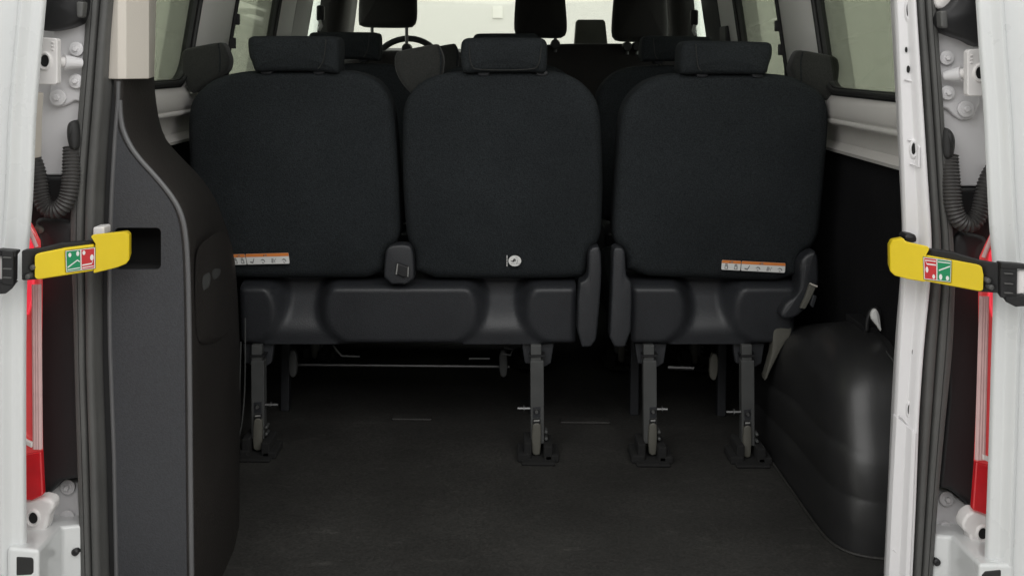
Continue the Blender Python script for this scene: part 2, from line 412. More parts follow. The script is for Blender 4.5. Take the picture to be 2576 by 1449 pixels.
# ---- left quarter trim: flat rear-facing panel with pocket, rounded ridge, inner cheek running forward
ridge = [(302, 190), (302, 230), (303, 290), (312, 335), (340, 388), (400, 452), (440, 503), (460, 545), (470, 600), (475, 700), (478, 900), (480, 1150), (482, 1350), (484, 1500)]
back = [(388, 190, 1.97), (388, 215, 1.97), (397, 290, 1.99), (412, 345, 2.02), (440, 380, 2.07), (505, 445, 2.15), (540, 495, 2.22), (562, 550, 2.3), (585, 620, 2.4), (596, 700, 2.42), (604, 880, 2.45), (607, 1000, 2.45), (604, 1120, 2.43), (602, 1192, 2.38)]
D0 = 1.75
rows = []
nst = 46
R = resample(chaikin(ridge, 2, False), nst, False); B = resample(chaikin(back, 2, False), nst, False)
for i in range(nst):
    r0 = Vector(P(*R[i], D0)); b0 = Vector(P(B[i][0], B[i][1], B[i][2]))
    if i == nst - 1: r0.z = min(r0.z, FLOOR - .0); b0.z = FLOOR
    low = max(0, (i / (nst - 1) - .55) / .45)
    row = [tuple(r0 + Vector((-.010, .001, 0))), tuple(r0 + Vector((-.003, .0, 0))), tuple(r0 + Vector((.0015, .004, 0))), tuple(r0 + Vector((.003, .012, 0)))]
    st_ = r0 + Vector((.003, .012, 0))
    for t in (.12, .25, .4, .55, .7, .85, 1):
        q = st_.lerp(b0, t); q.x += (.034 * low * math.sin(math.pi * min(1, t * 1.1)) if t < .9 else 0) + .012 * math.sin(math.pi * t) * (1 - low)
        q.z = max(q.z, FLOOR - .01); row.append(tuple(q))
    row.append(tuple(b0 + Vector((-.03, .05, 0)))); rows.append(row)
qt = MB().add(*loft(rows, False)).build("quarter_trim", M['trimdark'], van, angle=60, label="dark curved inner side trim left of the seats")
Rf = chaikin(ridge, 2, False)
leftedge = [(293, 1500), (286, 1150), (276, 877), (274, 750), (276, 600), (280, 487), (288, 350), (296, 250), (297, 206)]
outl = [(x - 13, y) for x, y in Rf if y > 300] + leftedge[:-2] + [(294, 280)]
pocket = [(x, y) for x, y in rrect(258 + 30, 405, 573, 678, 12)]
pl = holed([P(x, y, D0 - .001) for x, y in outl], [[P(x, y, D0 - .001) for x, y in pocket]], (0, .006, 0))
MB().add(*pl).build("rear_panel", M['trim'], qt, smooth=False, label="flat grey panel facing the doors with a black pocket")
MB().add(*tube([P(x + 1, y, D0 - .001) for x, y in leftedge], .0035, 8)).build("panel_lip", M['trimglint'], qt)
MB().add(*tube([P(x - 1, y, D0 + .0005) for x, y in Rf if y > 250], .0042, 10)).build("ridge_highlight", M['trimglint'], qt)  # pale bead added along the ridge to draw its highlight
pa = [P(x, y, D0 + .004) for x, y in [(x, y) for x, y in rrect(284, 409, 569, 682, 13)]]
pb = [(x, y + .07, z) for x, y, z in pa]
MB().add(*loft([pa, pb], True, False, True)).build("pocket", M['hole'], qt)
# recliner / belt fittings set in the cheek
def cheek(px, py, d): return P(px, py, d)
DC = [(478, 1.755), (510, 1.840), (531, 1.926), (552, 2.025), (570, 2.124), (590, 2.21)]
dcf = lambda x: interp(DC, x)[0] - 2.0
MB().add(*puff([(490, 660), (492, 640), (500, 617), (538, 588), (558, 600), (564, 640), (570, 690), (574, 760), (560, 860), (510, 870), (492, 850), (488, 740)], 1.984, .05, .005, .001, n=50, smooth=1, dxf=dcf)).build("recess_shield", M['trimdark'], qt)
for poly in ([(505, 700), (515, 690), (520, 705), (516, 730), (507, 735)], [(525, 683), (546, 683), (545, 696), (533, 712), (526, 702)], [(552, 670), (563, 662), (563, 680), (558, 690), (552, 684)]):
    MB().add(*puff(poly, 1.978, .03, .003, .001, n=20, smooth=1, dxf=dcf)).build("fitting", M['legmetal'], qt)
for path in ([(617, 800), (617, 900), (616, 980), (610, 1060), (600, 1105), (590, 1140)], [(606, 860), (604, 950), (600, 1020), (596, 1045)]):
    pp = chaikin(path, 2, False)
    MB().add(*tube([P(x, y, 2.40) for x, y in pp], .0016, 6)).build("trim_edge", M['legmetal'], qt)
for path in ([(585, 1110), (565, 1140), (543, 1165)], [(590, 1180), (560, 1215), (535, 1240)]):
    MB().add(*tube([P(x, y, d) for (x, y), d in zip(path, (2.33, 2.22, 2.10))], .003, 6)).build("trim_seam", M['trim'], qt)
# beige upper pillar cover
rings = []
for y in (-60, 0, 100, 150, 190, 199):
    t = (199 - y) / 200; xl = 266 + 9 * t; xr = 388 + 5 * t
    a = P(xl, y, 1.76)[0]; b_ = P(302, y, 1.745)[0]; c_ = P(xr, y, 1.95)[0]; z = P(330, y, 1.78)[2]
    rings.append([(a - .05, 1.80, z), (a, 1.765, z), (a + .008, 1.752, z), (b_ - .004, 1.746, z), (b_ + .008, 1.752, z), (b_ + .03, 1.80, z), (c_ + .0, 1.95, z), (c_ - .03, 1.99, z), (a - .05, 1.99, z)])
MB().add(*loft(rings, True, True, True)).build("pillar_trim", M['beige'], van, angle=25, bevel=.0015)

# ---- right D pillar: bare painted metal with holes, seams and a flange
st = [(-40, 2262, 2302), (200, 2272, 2318), (350, 2278, 2328), (487, 2283, 2337), (600, 2287, 2345), (700, 2283, 2342), (877, 2271, 2324), (1045, 2263, 2312), (1250, 2253, 2305), (1500, 2241, 2293)]
prof = [(.5, 1.80), (.0, 1.748), (.0, 1.742), (.06, 1.735), (.55, 1.732), (.66, 1.722), (.80, 1.716), (.95, 1.716), (1.02, 1.722), (1.02, 1.80)]
dp = MB().add(*band(st, 1.72, prof, 70)).build("door_pillar", M['primer'], van, angle=28, bevel=.002, label="bare white metal pillar at the right of the load opening")
def hole(px, py, d, rx, ry, parent, rim=True, m='primer'):
    c = P(px, py, d)
    mb = MB()
    if rim: mb.add(*lathe(c, [(rx * 1.9, -.003), (rx * 1.9, .0), (rx * 1.55, .0022), (rx * 1.2, .0020), (rx, -.001)], 20, sz=ry / rx), mi=0)
    mb.add(*lathe((c[0], c[1], c[2]), [(rx, -.002), (rx, .0012 if not rim else .0008)], 20, sz=ry / rx), mi=1)
    return mb.build("hole", [M[m], M['hole']], parent)
for px, py, rx, ry, rim in ((2284, 25, .0028, .011, True), (2280, 126, .0016, .0045, False), (2285, 175, .0022, .006, False), (2294, 177, .0018, .005, False), (2303, 180, .0008, .012, False), (2298, 375, .0035, .009, True), (2310, 386, .002, .005, False),
                            (2318, 743, .0014, .005, False), (2296, 886, .0014, .005, False), (2287, 1030, .0028, .008, True), (2284, 1130, .0035, .011, True), (2256, 1391, .0014, .005, False)):
    hole(px, py, 1.7305, rx, ry, dp, rim)
for pts in ([(2276, 200), (2303, 208)], [(2284, 352), (2308, 358), (2312, 372), (2312, 420), (2290, 412)], [(2263, 1046), (2270, 1050), (2292, 1078)], [(2246, 1380), (2256, 1390), (2276, 1420)]):
    MB().add(*tube([P(x, y, 1.7305 - (.012 if x > 2308 else 0)) for x, y in pts], .0018, 8)).build("pressed_seam", M['primer'], dp)
# plate step: lower doubler of the pillar
st2 = [(1052, 2260, 2304), (1250, 2249, 2296), (1500, 2238, 2284)]
MB().add(*band(st2, 1.72, [(.5, 1.79), (0, 1.745), (0, 1.740), (.06, 1.731), (.55, 1.728), (.72, 1.7155), (.9, 1.712), (1, 1.716), (1, 1.79)], 30, 36)).build("pillar_doubler", M['primer'], dp, angle=28, bevel=.0015)

# ---- weather seals (double ribbed rubber)
def ribs(n_pts):
    return n_pts
stL = [(-40, 216, 284), (100, 208, 270), (235, 196, 262), (350, 187, 252), (487, 175, 243), (600, 172, 240), (775, 180, 238), (926, 183, 238), (1192, 191, 248), (1500, 200, 256)]
profL = [(0, 1.78), (0, 1.742), (.02, 1.735), (.06, 1.7315), (.15, 1.7295), (.26, 1.7295), (.28, 1.733), (.30, 1.7295), (.42, 1.730), (.47, 1.733), (.50, 1.74), (.525, 1.755), (.55, 1.74), (.57, 1.733), (.62, 1.7305), (.78, 1.7305), (.86, 1.733), (.90, 1.742), (.93, 1.756), (1.0, 1.758), (1.0, 1.78)]
MB().add(*band(stL, 1.73, profL, 80)).build("weather_seal", M['rubber'], van, angle=70)
stR = [(-40, 2301, 2357), (0, 2303, 2358), (200, 2319, 2372), (350, 2329, 2382), (487, 2337, 2392), (600, 2345, 2402), (700, 2343, 2408), (877, 2324, 2401), (1080, 2314, 2380), (1250, 2306, 2364), (1500, 2292, 2346)]
MB().add(*band(stR, 1.725, [(1 - f, d - .006) for f, d in profL], 80)).build("weather_seal", M['rubber'], van, angle=70)
# dark flange between left seal and trim
stF = [(190, 250, 300), (350, 240, 290), (487, 234, 282), (700, 232, 277), (926, 232, 280), (1192, 244, 290), (1500, 252, 298)]
MB().add(*band(stF, 1.765, [(0, 1.80), (0, 1.766), (.5, 1.765), (1, 1.768), (1, 1.80)], 40)).build("flange_strip", M['black'], van, angle=40)

# ---- rear corners: jamb plate, lamp housing, bumper corner
def corner(sg, jamb, housing, lowpl):
    j = MB().add(*prism(jamb, 1.752, .05)).build("door_jamb", M['shade'], van, bevel=.004)
    MB().add(*prism(housing, 1.745, .13)).build("lamp_housing", M['black'], van, bevel=.008)
    MB().add(*prism(lowpl, 1.81, .05)).build("lower_jamb", M['shade'], van, bevel=.004)
    return j
jl = corner(-1, [(-60, -60), (230, -60), (215, 100), (200, 442), (-60, 442)], [(-60, 444), (205, 444), (200, 700), (205, 1203), (152, 1212), (112, 1256), (-60, 1262)], [(-60, 1225), (120, 1260), (150, 1215), (215, 1205), (215, 1500), (-60, 1500)])
jr = corner(1, [(2345, -60), (2620, -60), (2620, 470), (2378, 470), (2358, 100)], [(2375, 473), (2620, 473), (2620, 1300), (2484, 1299), (2448, 1280), (2388, 1231), (2362, 1230), (2385, 1000)], [(2340, 1230), (2390, 1235), (2460, 1300), (2620, 1310), (2620, 1500), (2335, 1500)])
# raised pad on the housing beside the conduit
MB().add(*puff([(75, 545), (150, 548), (200, 560), (200, 680), (110, 690), (95, 600)], 1.738, .03, .012, .004, n=40)).build("housing_pad", M['black'], van)
MB().add(*puff([(2395, 575), (2470, 590), (2490, 600), (2480, 640), (2465, 700), (2395, 700)], 1.738, .03, .012, .004, n=40)).build("housing_pad", M['black'], van)
MB().add(*puff([(84, 570), (95, 566), (112, 578), (100, 592), (92, 582)], 1.732, .01, .003, .001, n=20, smooth=1)).build("foil_tag", M['legwarm'], van)

# ---- hinges
def bolt(c, r, parent, m='castwhite'):
    MB().add(*lathe(c, [(r * 1.6, -.002), (r * 1.6, .0018), (r * 1.42, .0028), (r * 1.05, .0028), (r * 1.0, .0034)], 24)).add(
        *lathe(c, [(r * .62, .002), (r * .62, .0075), (r * .5, .0085)], 6 if r > .006 else 10)).build("bolt", M[m], parent, angle=40)
def upper_hinge(plate, tongue, block, holec, pin, bolts):
    h = MB().add(*prism(plate, 1.742, .012)).build("upper_hinge", M['shade'], van, bevel=.004, label=None)
    if tongue: MB().add(*puff(tongue, 1.738, .012, .004, .001, n=40)).build("hinge_tongue", M['shade'], h)
    for x, y, r in bolts: bolt(P(x, y, 1.7365), r, h, 'shade')
    b = MB()
    b.add(*prism(block, 1.675, .016))
    MBo = b.build("hinge_block", M['castwhite'], h, bevel=.004, seg=3)
    hx, hy = holec
    c = P(hx, hy, 1.6745)
    MB().add(*lathe(c, [(.016, -.004), (.016, .001), (.0135, .0045), (.011, .004), (.0095, -.001)], 24, sx=.75)).add(*lathe(c, [(.0095, -.002), (.0095, .0006)], 24, sx=.75), mi=1).build("hinge_eye", [M['castwhite'], M['hole']], h)
    MB().add(*tube([P(pin[0][0], pin[0][1], 1.695), P(pin[1][0], pin[1][1], 1.71)], .009, 12)).build("hinge_pin", M['castwhite'], h)
    MB().add(*tube([P(pin[1][0], pin[1][1], 1.71), P(pin[2][0], pin[2][1], 1.73)], .013, 12, rad=[.013, .008])).build("hinge_arm", M['shade'], h)
    return h
upper_hinge([(130, 75), (160, 58), (230, 48), (230, 262), (185, 254), (180, 258), (165, 266), (148, 270), (130, 264), (122, 245), (126, 215)], None,
            [(92, 94), (140, 97), (144, 102), (144, 210), (138, 214), (86, 213)], (113, 154), ((135, 156), (160, 157), (205, 160)),
            [(193, 124, .0075), (192, 205, .0075), (146, 246, .0085)])
upper_hinge([(2350, 74), (2400, 86), (2440, 100), (2468, 120), (2466, 260), (2450, 298), (2420, 304), (2400, 292), (2384, 275), (2350, 268)], None,
            [(2440, 125), (2482, 123), (2487, 243), (2438, 243), (2434, 238), (2434, 131)], (2465, 184), ((2446, 184), (2420, 186), (2378, 192)),
            [(2381, 146, .0075), (2383, 234, .0075), (2429, 275, .0085)])
for sgx, bx in ((1, 118), (-1, 2458)):
    for k in range(3):
        MB().add(*tube([P(bx + sgx * 12, 140 + k * 9 - 33 * (sgx > 0), 1.6745), P(bx + sgx * 18, 141 + k * 9 - 33 * (sgx > 0), 1.6745)], .002, 6)).build("cast_mark", M['castwhite'], jl if sgx > 0 else jr)
def lower_hinge(plate, arm, holec, bolts):
    h = MB().add(*prism(plate, 1.788, .02)).build("lower_hinge", M['shade'], van, bevel=.004)
    MB().add(*prism(arm, 1.700, .030)).build("hinge_arm", M['castwhite'], h, bevel=.007, seg=3)
    c = P(*holec, 1.6995)
    MB().add(*lathe(c, [(.015, -.004), (.015, .001), (.0125, .004), (.0105, .0035), (.009, -.001)], 24, sx=.8)).add(*lathe(c, [(.009, -.002), (.009, .0006)], 24, sx=.8), mi=1).build("hinge_eye", [M['castwhite'], M['hole']], h)
    for x, y in bolts: bolt(P(x, y, 1.7825), .008, h, 'shade')
lower_hinge([(100, 1258), (150, 1216), (165, 1208), (184, 1208), (196, 1216), (200, 1318), (150, 1330), (105, 1360), (110, 1300)],
            [(40, 1262), (106, 1252), (132, 1258), (136, 1280), (120, 1300), (118, 1320), (106, 1352), (66, 1372), (40, 1372)], (84, 1302), [(171, 1224), (170, 1301)])
lower_hinge([(2350, 1232), (2382, 1233), (2396, 1242), (2450, 1282), (2445, 1330), (2440, 1390), (2400, 1340), (2350, 1345)],
            [(2430, 1298), (2450, 1284), (2500, 1300), (2500, 1408), (2484, 1406), (2446, 1386), (2440, 1345), (2424, 1335), (2420, 1320)], (2472, 1341), [(2381, 1253), (2379, 1330)])
# rubber stops at the top of each jamb
MB().add(*puff([(100, -50), (212, -50), (208, 40), (190, 60), (158, 72), (100, 82), (80, 60)], 1.70, .05, .012, .006, n=40)).build("rubber_stop", M['black'], van)
MB().add(*puff([(2362, 30), (2362, 72), (2408, 92), (2442, 101), (2475, 122), (2520, 110), (2520, -50), (2420, -50), (2400, 8)], 1.70, .05, .012, .006, n=40)).build("rubber_stop", M['black'], van)
MB().add(*puff([(2355, -50), (2420, -50), (2408, 8), (2392, 22), (2352, 24)], 1.715, .03, .006, .003, n=40)).build("stop_bracket", M['castwhite'], van)
MB().add(*prism([(190, 5), (210, 5), (206, 45), (192, 45)], 1.69, .02)).build("stop_clip", M['rubber'], van, bevel=.003)
MB().add(*prism([(2366, 28), (2384, 28), (2386, 72), (2368, 70)], 1.69, .02)).build("stop_clip", M['rubber'], van, bevel=.003)
# corrugated wiring conduits with their grommets
def conduit(path, d, r, grom):
    pp = resample(chaikin(path, 3, False), 170, False)
    rad = [r * (1 + .07 * math.cos(i * 2 * math.pi / 4)) for i in range(170)]
    c = MB().add(*tube([P(x, y, d - .02 * math.sin(math.pi * i / 169)) for i, (x, y) in enumerate(pp)], r, 14, True, rad)).build("wiring_conduit", M['conduit'], van)
    MB().add(*puff(grom, d - .02, .04, .010, .004, n=40)).build("grommet", M['rubberdark'], c)
conduit([(181, 372), (180, 405), (179, 450), (172, 498), (152, 528), (124, 530), (104, 505), (97, 450), (84, 405), (62, 375)], 1.735, .0142, [(170, 306), (192, 302), (195, 380), (172, 380), (163, 350), (163, 320)])
conduit([(2388, 392), (2389, 420), (2393, 460), (2398, 525), (2414, 560), (2442, 566), (2463, 542), (2474, 490), (2486, 450), (2506, 420)], 1.735, .0145, [(2375, 322), (2394, 324), (2408, 345), (2408, 375), (2400, 402), (2376, 402)])

# ---- tail lamps
def tail_lamp(outer, ridge_x, low, lowinner, topb, sgn):
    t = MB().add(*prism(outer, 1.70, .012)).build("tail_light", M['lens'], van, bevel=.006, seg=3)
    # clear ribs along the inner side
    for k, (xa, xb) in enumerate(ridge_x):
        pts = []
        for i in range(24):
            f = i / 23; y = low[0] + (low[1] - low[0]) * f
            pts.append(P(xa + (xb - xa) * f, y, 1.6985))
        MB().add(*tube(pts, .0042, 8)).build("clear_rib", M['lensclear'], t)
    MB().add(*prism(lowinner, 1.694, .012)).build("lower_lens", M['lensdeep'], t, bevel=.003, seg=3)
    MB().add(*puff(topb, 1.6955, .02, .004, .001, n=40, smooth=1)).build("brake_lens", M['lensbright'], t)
    return t
tl = tail_lamp([(30, 552), (69, 552), (84, 578), (98, 607), (103, 708), (101, 926), (104, 1130), (108, 1247), (79, 1262), (30, 1255)],
               [(98, 101), (92, 95), (86, 89)], (715, 1128), [(30, 1150), (103, 1136), (108, 1246), (79, 1260), (30, 1254)], [(30, 590), (72, 590), (84, 615), (84, 790), (30, 800)], -1)
tr = tail_lamp([(2530, 575), (2500, 580), (2484, 612), (2468, 648), (2465, 742), (2466, 877), (2454, 1161), (2446, 1284), (2484, 1298), (2530, 1290)],
               [(2470, 2458), (2476, 2465), (2482, 2472)], (745, 1155), [(2456, 1163), (2530, 1180), (2530, 1288), (2484, 1296), (2447, 1283)], [(2530, 620), (2500, 620), (2488, 645), (2488, 800), (2530, 810)], 1)
for t, pts in ((tl, [(70, 574), (82, 598), (92, 622)]), (tr, [(2496, 592), (2484, 622), (2474, 648)])):
    MB().add(*tube([P(x, y, 1.697) for x, y in pts], .0035, 8)).build("clear_rib", M['lensclear'], t)

for t, pts in ((tl, [(56, 1094), (64, 1106), (80, 1113), (79, 1127), (66, 1120), (56, 1108)]), (tr, [(2473, 1143), (2490, 1150), (2506, 1138), (2506, 1150), (2492, 1164), (2474, 1156)])):
    MB().add(*prism(pts, 1.692, .006)).build("lens_glint", M['print'], t, bevel=.0015)  # white wedge paints a glint on the lamp lens
# ---- rear doors, swung square to the body, seen on edge
def rear_door(sg, edge):
    prof = [(.06, 1.70), (.06, 1.645), (.0, 1.632), (0, 1.626), (.0015, 1.622), (.006, 1.619), (.0125, 1.619), (.0165, 1.615), (.0205, 1.606), (.0245, 1.601), (.029, 1.602), (.033, 1.607), (.040, 1.606), (.055, 1.597), (.075, 1.575), (.10, 1.52), (.125, 1.42), (.14, 1.30), (.14, .98), (.20, .96), (.20, 1.70)]
    rings = []
    for y, x in smooth_st(edge, 70):
        X, _, Z = P(x, y, 1.62); rings.append([(X + sg * a, d, Z) for a, d in prof])
    return MB().add(*loft(rings, True, True, True)).build("rear_door", M['white'], van, angle=50)
dl = rear_door(-1, [(-300, 128), (0, 109), (200, 90), (300, 82), (480, 76), (560, 70), (700, 59), (900, 57), (1200, 57), (1600, 61)])
dr = rear_door(1, [(-300, 2440), (0, 2463), (160, 2473), (270, 2483), (437, 2490), (580, 2497), (660, 2506), (775, 2507), (876, 2503), (1192, 2494), (1600, 2478)])
MB().add(*prism([(77, 232), (90, 236), (86, 300), (84, 400), (76, 400)], 1.66, .03)).build("edge_gasket", M['beige'], van, bevel=.002)

# ---- bumper corner boxes
def bumper(pts, z_px, hole_poly, stud):
    plan = [P(x, y, d) for x, y, d in pts]
    zt = max(p[2] for p in plan)
    a = [(x, y, z) for x, y, z in plan]; b = [(x, y, FLOOR - .30) for x, y, z in plan]
    o = MB().add(*loft([a, b], True, True, True)).build("bumper_corner", M['white'], van, bevel=.006, seg=3)
    MB().add(*prism(hole_poly, 1.5985, .01)).build("step_recess", M['rubberdark'], o, bevel=.003)
    c = P(*stud)
    MB().add(*lathe(c, [(.006, -.01), (.006, .006), (.004, .008)], 14)).build("stud", M['black'], o)
bumper([(20, 1376, 1.60), (98, 1383, 1.60), (156, 1324, 1.715), (215, 1318, 1.735), (215, 1290, 1.80), (20, 1290, 1.80)], 0, [(40, 1400), (80, 1402), (84, 1408), (84, 1440), (78, 1446), (40, 1448)], (192, 1385, 1.728))
bumper([(2550, 1420, 1.60), (2464, 1418, 1.60), (2392, 1348, 1.715), (2335, 1344, 1.735), (2335, 1310, 1.80), (2550, 1310, 1.80)], 0, [(2478, 1436), (2520, 1432), (2520, 1475), (2474, 1475), (2470, 1446)], (2354, 1410, 1.728))

# ---- right wheel arch
plan = [(.650, 2.75), (.652, 2.45), (.655, 2.2), (.657, 2.12), (.662, 2.075), (.672, 2.045), (.690, 2.022), (.715, 2.008), (.75, 2.0), (.815, 1.985)]
pl_ = chaikin(plan, 2, False)
rings = []
for h, ix, dy in ((-.004, 0, 0), (.012, .002, 0), (.05, .003, .002), (.098, .0035, .010), (.102, .006, .011), (.110, .006, .013), (.114, .0045, .014), (.165, .006, .030), (.188, .007, .040), (.192, .010, .042), (.200, .010, .046), (.204, .009, .049), (.25, .012, .068), (.29, .017, .085), (.325, .028, .105), (.352, .048, .130), (.368, .075, .165), (.376, .105, .20), (.380, .14, .26), (.381, .166, .34)):
    rings.append([(min(.816, x + ix * (1 if x < .8 else 0)), y + dy * min(1, max(0, (2.75 - y) / .5)), FLOOR + h * (1 - .75 * max(0, y + dy * min(1, max(0, (2.75 - y) / .5)) - 2.34))) for x, y in pl_])
MB().add(*loft(rings, False)).build("wheel_arch", M['archplastic'], van, angle=60)
MB().add(*tube([(x - .004, y, FLOOR + .003) for x, y in pl_], .003, 6)).build("mat_edge", M['floor'], van)
# lashing eye and cable on the lining
c = P(2196, 822, 2.25)
le = MB().add(*tube([(c[0] + .017 * math.cos(a), c[1] - .012, c[2] + .042 * math.sin(a)) for a in [math.pi * (k / 16) - .25 for k in range(19)]], .0055, 8)).add(*box(c[0] - .02, c[0] + .022, c[1] - .005, c[1] + .12, c[2] - .05, c[2] + .0)).build("lashing_eye", [M['black']], van, bevel=.003)
MB().add(*puff([(2191, 800), (2194, 784), (2203, 776), (2212, 786), (2217, 812), (2218, 838), (2211, 826), (2200, 812)], 2.205, .012, .004, .002, n=36, smooth=1)).build("eye_cap", M['print'], le)
MB().add(*tube([P(x, y, d) for x, y, d in chaikin([(2214, 862, 2.2), (2232, 888, 2.15), (2246, 905, 2.1), (2254, 925, 2.08)], 2, False)], .0018, 6)).build("thin_cable", M['legmetal'], van)

# ---- door check straps with yellow release covers
def check_strap(bar, flatp, cap, sticker, bracket, plates, d_at, sgn, rivet):
    def Q(x, y, o=0.0):
        d = d_at(x); X, Y, Z = P(x, y, d); return (X, Y + o, Z)
    def slab(poly, off, th):
        mx = sum(p[0] for p in poly) / len(poly); my = sum(p[1] for p in poly) / len(poly)
        k = th * 1.4
        bk = [(x - sgn * (mx - x) * 0 + (14 if x < mx else -14) * th / .034, y + (5 if y < my else -5) * th / .034) for x, y in poly]
        return loft([[Q(x, y, off) for x, y in poly], [Q(x, y, off + th) for x, y in bk]], True, True, True)
    s = MB().add(*slab(bar, .006, .018)).build("check_strap", M['black'], van, bevel=.003)
    MB().add(*slab(flatp, -.0060, .014)).build("release_cover", M['yellow'], s, bevel=.0035, seg=3)
    MB().add(*slab(cap, -.0078, .034)).build("release_handle", M['yellow'], s, bevel=.006, seg=3)
    st = MB()
    (x0, y0), (x1, y1), (x2, y2), (x3, y3) = sticker
    def T(u, v): 
        return ((x0 * (1 - u) + x1 * u) * (1 - v) + (x3 * (1 - u) + x2 * u) * v, (y0 * (1 - u) + y1 * u) * (1 - v) + (y3 * (1 - u) + y2 * u) * v)
    def patch(poly, off, mi):
        st.add([Q(*T(u, v), off) for u, v in poly], [tuple(range(len(poly)))], mi)
    rect = lambda a, b, c_, d_: [(a, b), (c_, b), (c_, d_), (a, d_)]
    st.add(*slab([T(0, 0), T(1, 0), T(1, 1), T(0, 1)], -.0090, .0010), mi=3)
    patch(rect(.015, .02, .985, .98), -.0092, 0)
    gl, rl = ((.04, .50), (.535, .96)) if sgn < 0 else ((.50, .965), (.04, .465))
    patch(rect(gl[0], .05, gl[1], .95), -.0094, 1); patch(rect(rl[0], .05, rl[1], .95), -.0094, 2)
    def dot(u, v, ru, rv): patch([(u + ru * math.cos(2 * math.pi * k / 14), v + rv * math.sin(2 * math.pi * k / 14)) for k in range(14)], -.0096, 0)
    def line(u0, v0, u1, v1, t=.03):
        patch([(u0, v0 - t), (u1, v1 - t), (u1, v1 + t), (u0, v0 + t)], -.0096, 0)
    fl = (lambda v: v) if sgn < 0 else (lambda v: 1 - v)
    g0, g1 = gl; r0, r1 = rl; gw = g1 - g0; rw = r1 - r0
    up = lambda v: fl(v)
    if sgn < 0:
        dot(g0 + .25 * gw, .22, .05, .10); dot(g0 + .82 * gw, .2, .05, .12); line(g0 + .06 * gw, .78, g0 + .78 * gw, .50); line(g0 + .78 * gw, .50, g0 + .95 * gw, .58); line(g0 + .06 * gw, .88, g0 + .95 * gw, .86, .022)
        dot(r0 + .2 * rw, .2, .05, .10); dot(r0 + .82 * rw, .46, .06, .14); line(r0 + .06 * rw, .76, r0 + .8 * rw, .74); line(r0 + .06 * rw, .88, r0 + .95 * rw, .86, .022); line(r0 + .8 * rw, .74, r0 + .9 * rw, .6)
    else:
        line(r0 + .05 * rw, .14, r0 + .95 * rw, .14, .022); line(r0 + .2 * rw, .30, r0 + .95 * rw, .30); line(r0 + .1 * rw, .16, r0 + .2 * rw, .3); dot(r0 + .2 * rw, .55, .05, .13); dot(r0 + .76 * rw, .82, .05, .10)
        line(g0 + .05 * gw, .14, g0 + .95 * gw, .14, .022); line(g0 + .1 * gw, .52, g0 + .95 * gw, .28); dot(g0 + .25 * gw, .80, .06, .13); dot(g0 + .78 * gw, .82, .06, .10)
    st.build("pictogram_sticker", [M['print'], M['green'], M['red'], M['inkdark']], s, smooth=False)
    b = MB()
    for poly, th, off in bracket: b.add(*slab(poly, off, th))
    bo = b.build("door_bracket", M['black'], s, bevel=.003)
    for poly in plates: MB().add(*slab(poly, -.004, .008)).build("bracket_plate", M['castwhite'], s, bevel=.002)
    for yy in ((640, 668, 690) if sgn < 0 else (680, 705, 728)): MB().add(*slab([(bracket[1][0][0][0] + 4, yy), (bracket[1][0][0][0] + 26, yy + 1), (bracket[1][0][0][0] + 26, yy + 5), (bracket[1][0][0][0] + 4, yy + 4)], -.019, .006)).build("bracket_rib", M['rubber'], s, bevel=.001)
    for k in rivet: MB().add(*lathe(Q(k[0], k[1], -.001), [(.004, -.01), (.004, .003), (.002, .004)], 12)).build("rivet", M['rubber'], s)
MB().add(*prism([(233, 572), (262, 570), (262, 592), (233, 594)], 1.70, .03)).build("strap_anchor", M['castwhite'], van, bevel=.003)
MB().add(*puff([(2276, 590), (2300, 588), (2308, 598), (2306, 612), (2278, 610)], 1.715, .03, .004, .001, n=24, smooth=1)).build("strap_anchor", M['black'], van)
dL = lambda x: 1 / (1 / 1.555 + (x - 20) / 310 * (1 / 1.705 - 1 / 1.555))
check_strap([(48, 630), (95, 625), (150, 612), (242, 606), (242, 684), (100, 706), (48, 710)],
            [(90, 645), (94, 636), (168, 622), (240, 613), (244, 672), (238, 681), (97, 703), (90, 695)],
            [(232, 593), (238, 588), (322, 581), (330, 588), (330, 652), (322, 662), (300, 671), (239, 686), (240, 645), (244, 612)],
            [(170, 628), (246, 619), (246, 673), (172, 683)],
            [([(-20, 624), (50, 628), (50, 643), (-20, 640)], .03, -.012), ([(17, 625), (47, 628), (46, 712), (17, 709)], .03, -.016), ([(-20, 700), (46, 708), (40, 722), (24, 735), (-20, 738)], .03, -.012)],
            [[(-10, 641), (16, 642), (15, 702), (-10, 702)]], dL, -1, [(84, 672), (72, 695)])
dR = lambda x: 1 / (1 / 1.705 + (x - 2233) / 310 * (1 / 1.555 - 1 / 1.705))
check_strap([(2325, 625), (2400, 635), (2470, 655), (2530, 665), (2530, 742), (2466, 738), (2325, 708)],
            [(2318, 643), (2330, 641), (2460, 664), (2467, 670), (2471, 690), (2470, 728), (2462, 732), (2322, 706)],
            [(2233, 615), (2240, 602), (2268, 597), (2274, 606), (2330, 617), (2335, 624), (2326, 640), (2328, 702), (2322, 708), (2280, 701), (2246, 692), (2234, 680)],
            [(2316, 643), (2388, 652), (2386, 708), (2318, 700)],
            [([(2508, 657), (2590, 662), (2590, 676), (2508, 672)], .03, -.012), ([(2508, 660), (2552, 662), (2550, 752), (2508, 745)], .03, -.010), ([(2520, 742), (2590, 738), (2590, 765), (2545, 768), (2520, 755)], .03, -.012)],
            [[(2552, 678), (2585, 678), (2585, 735), (2553, 740)]], dR, 1, [(2484, 705), (2492, 722)])

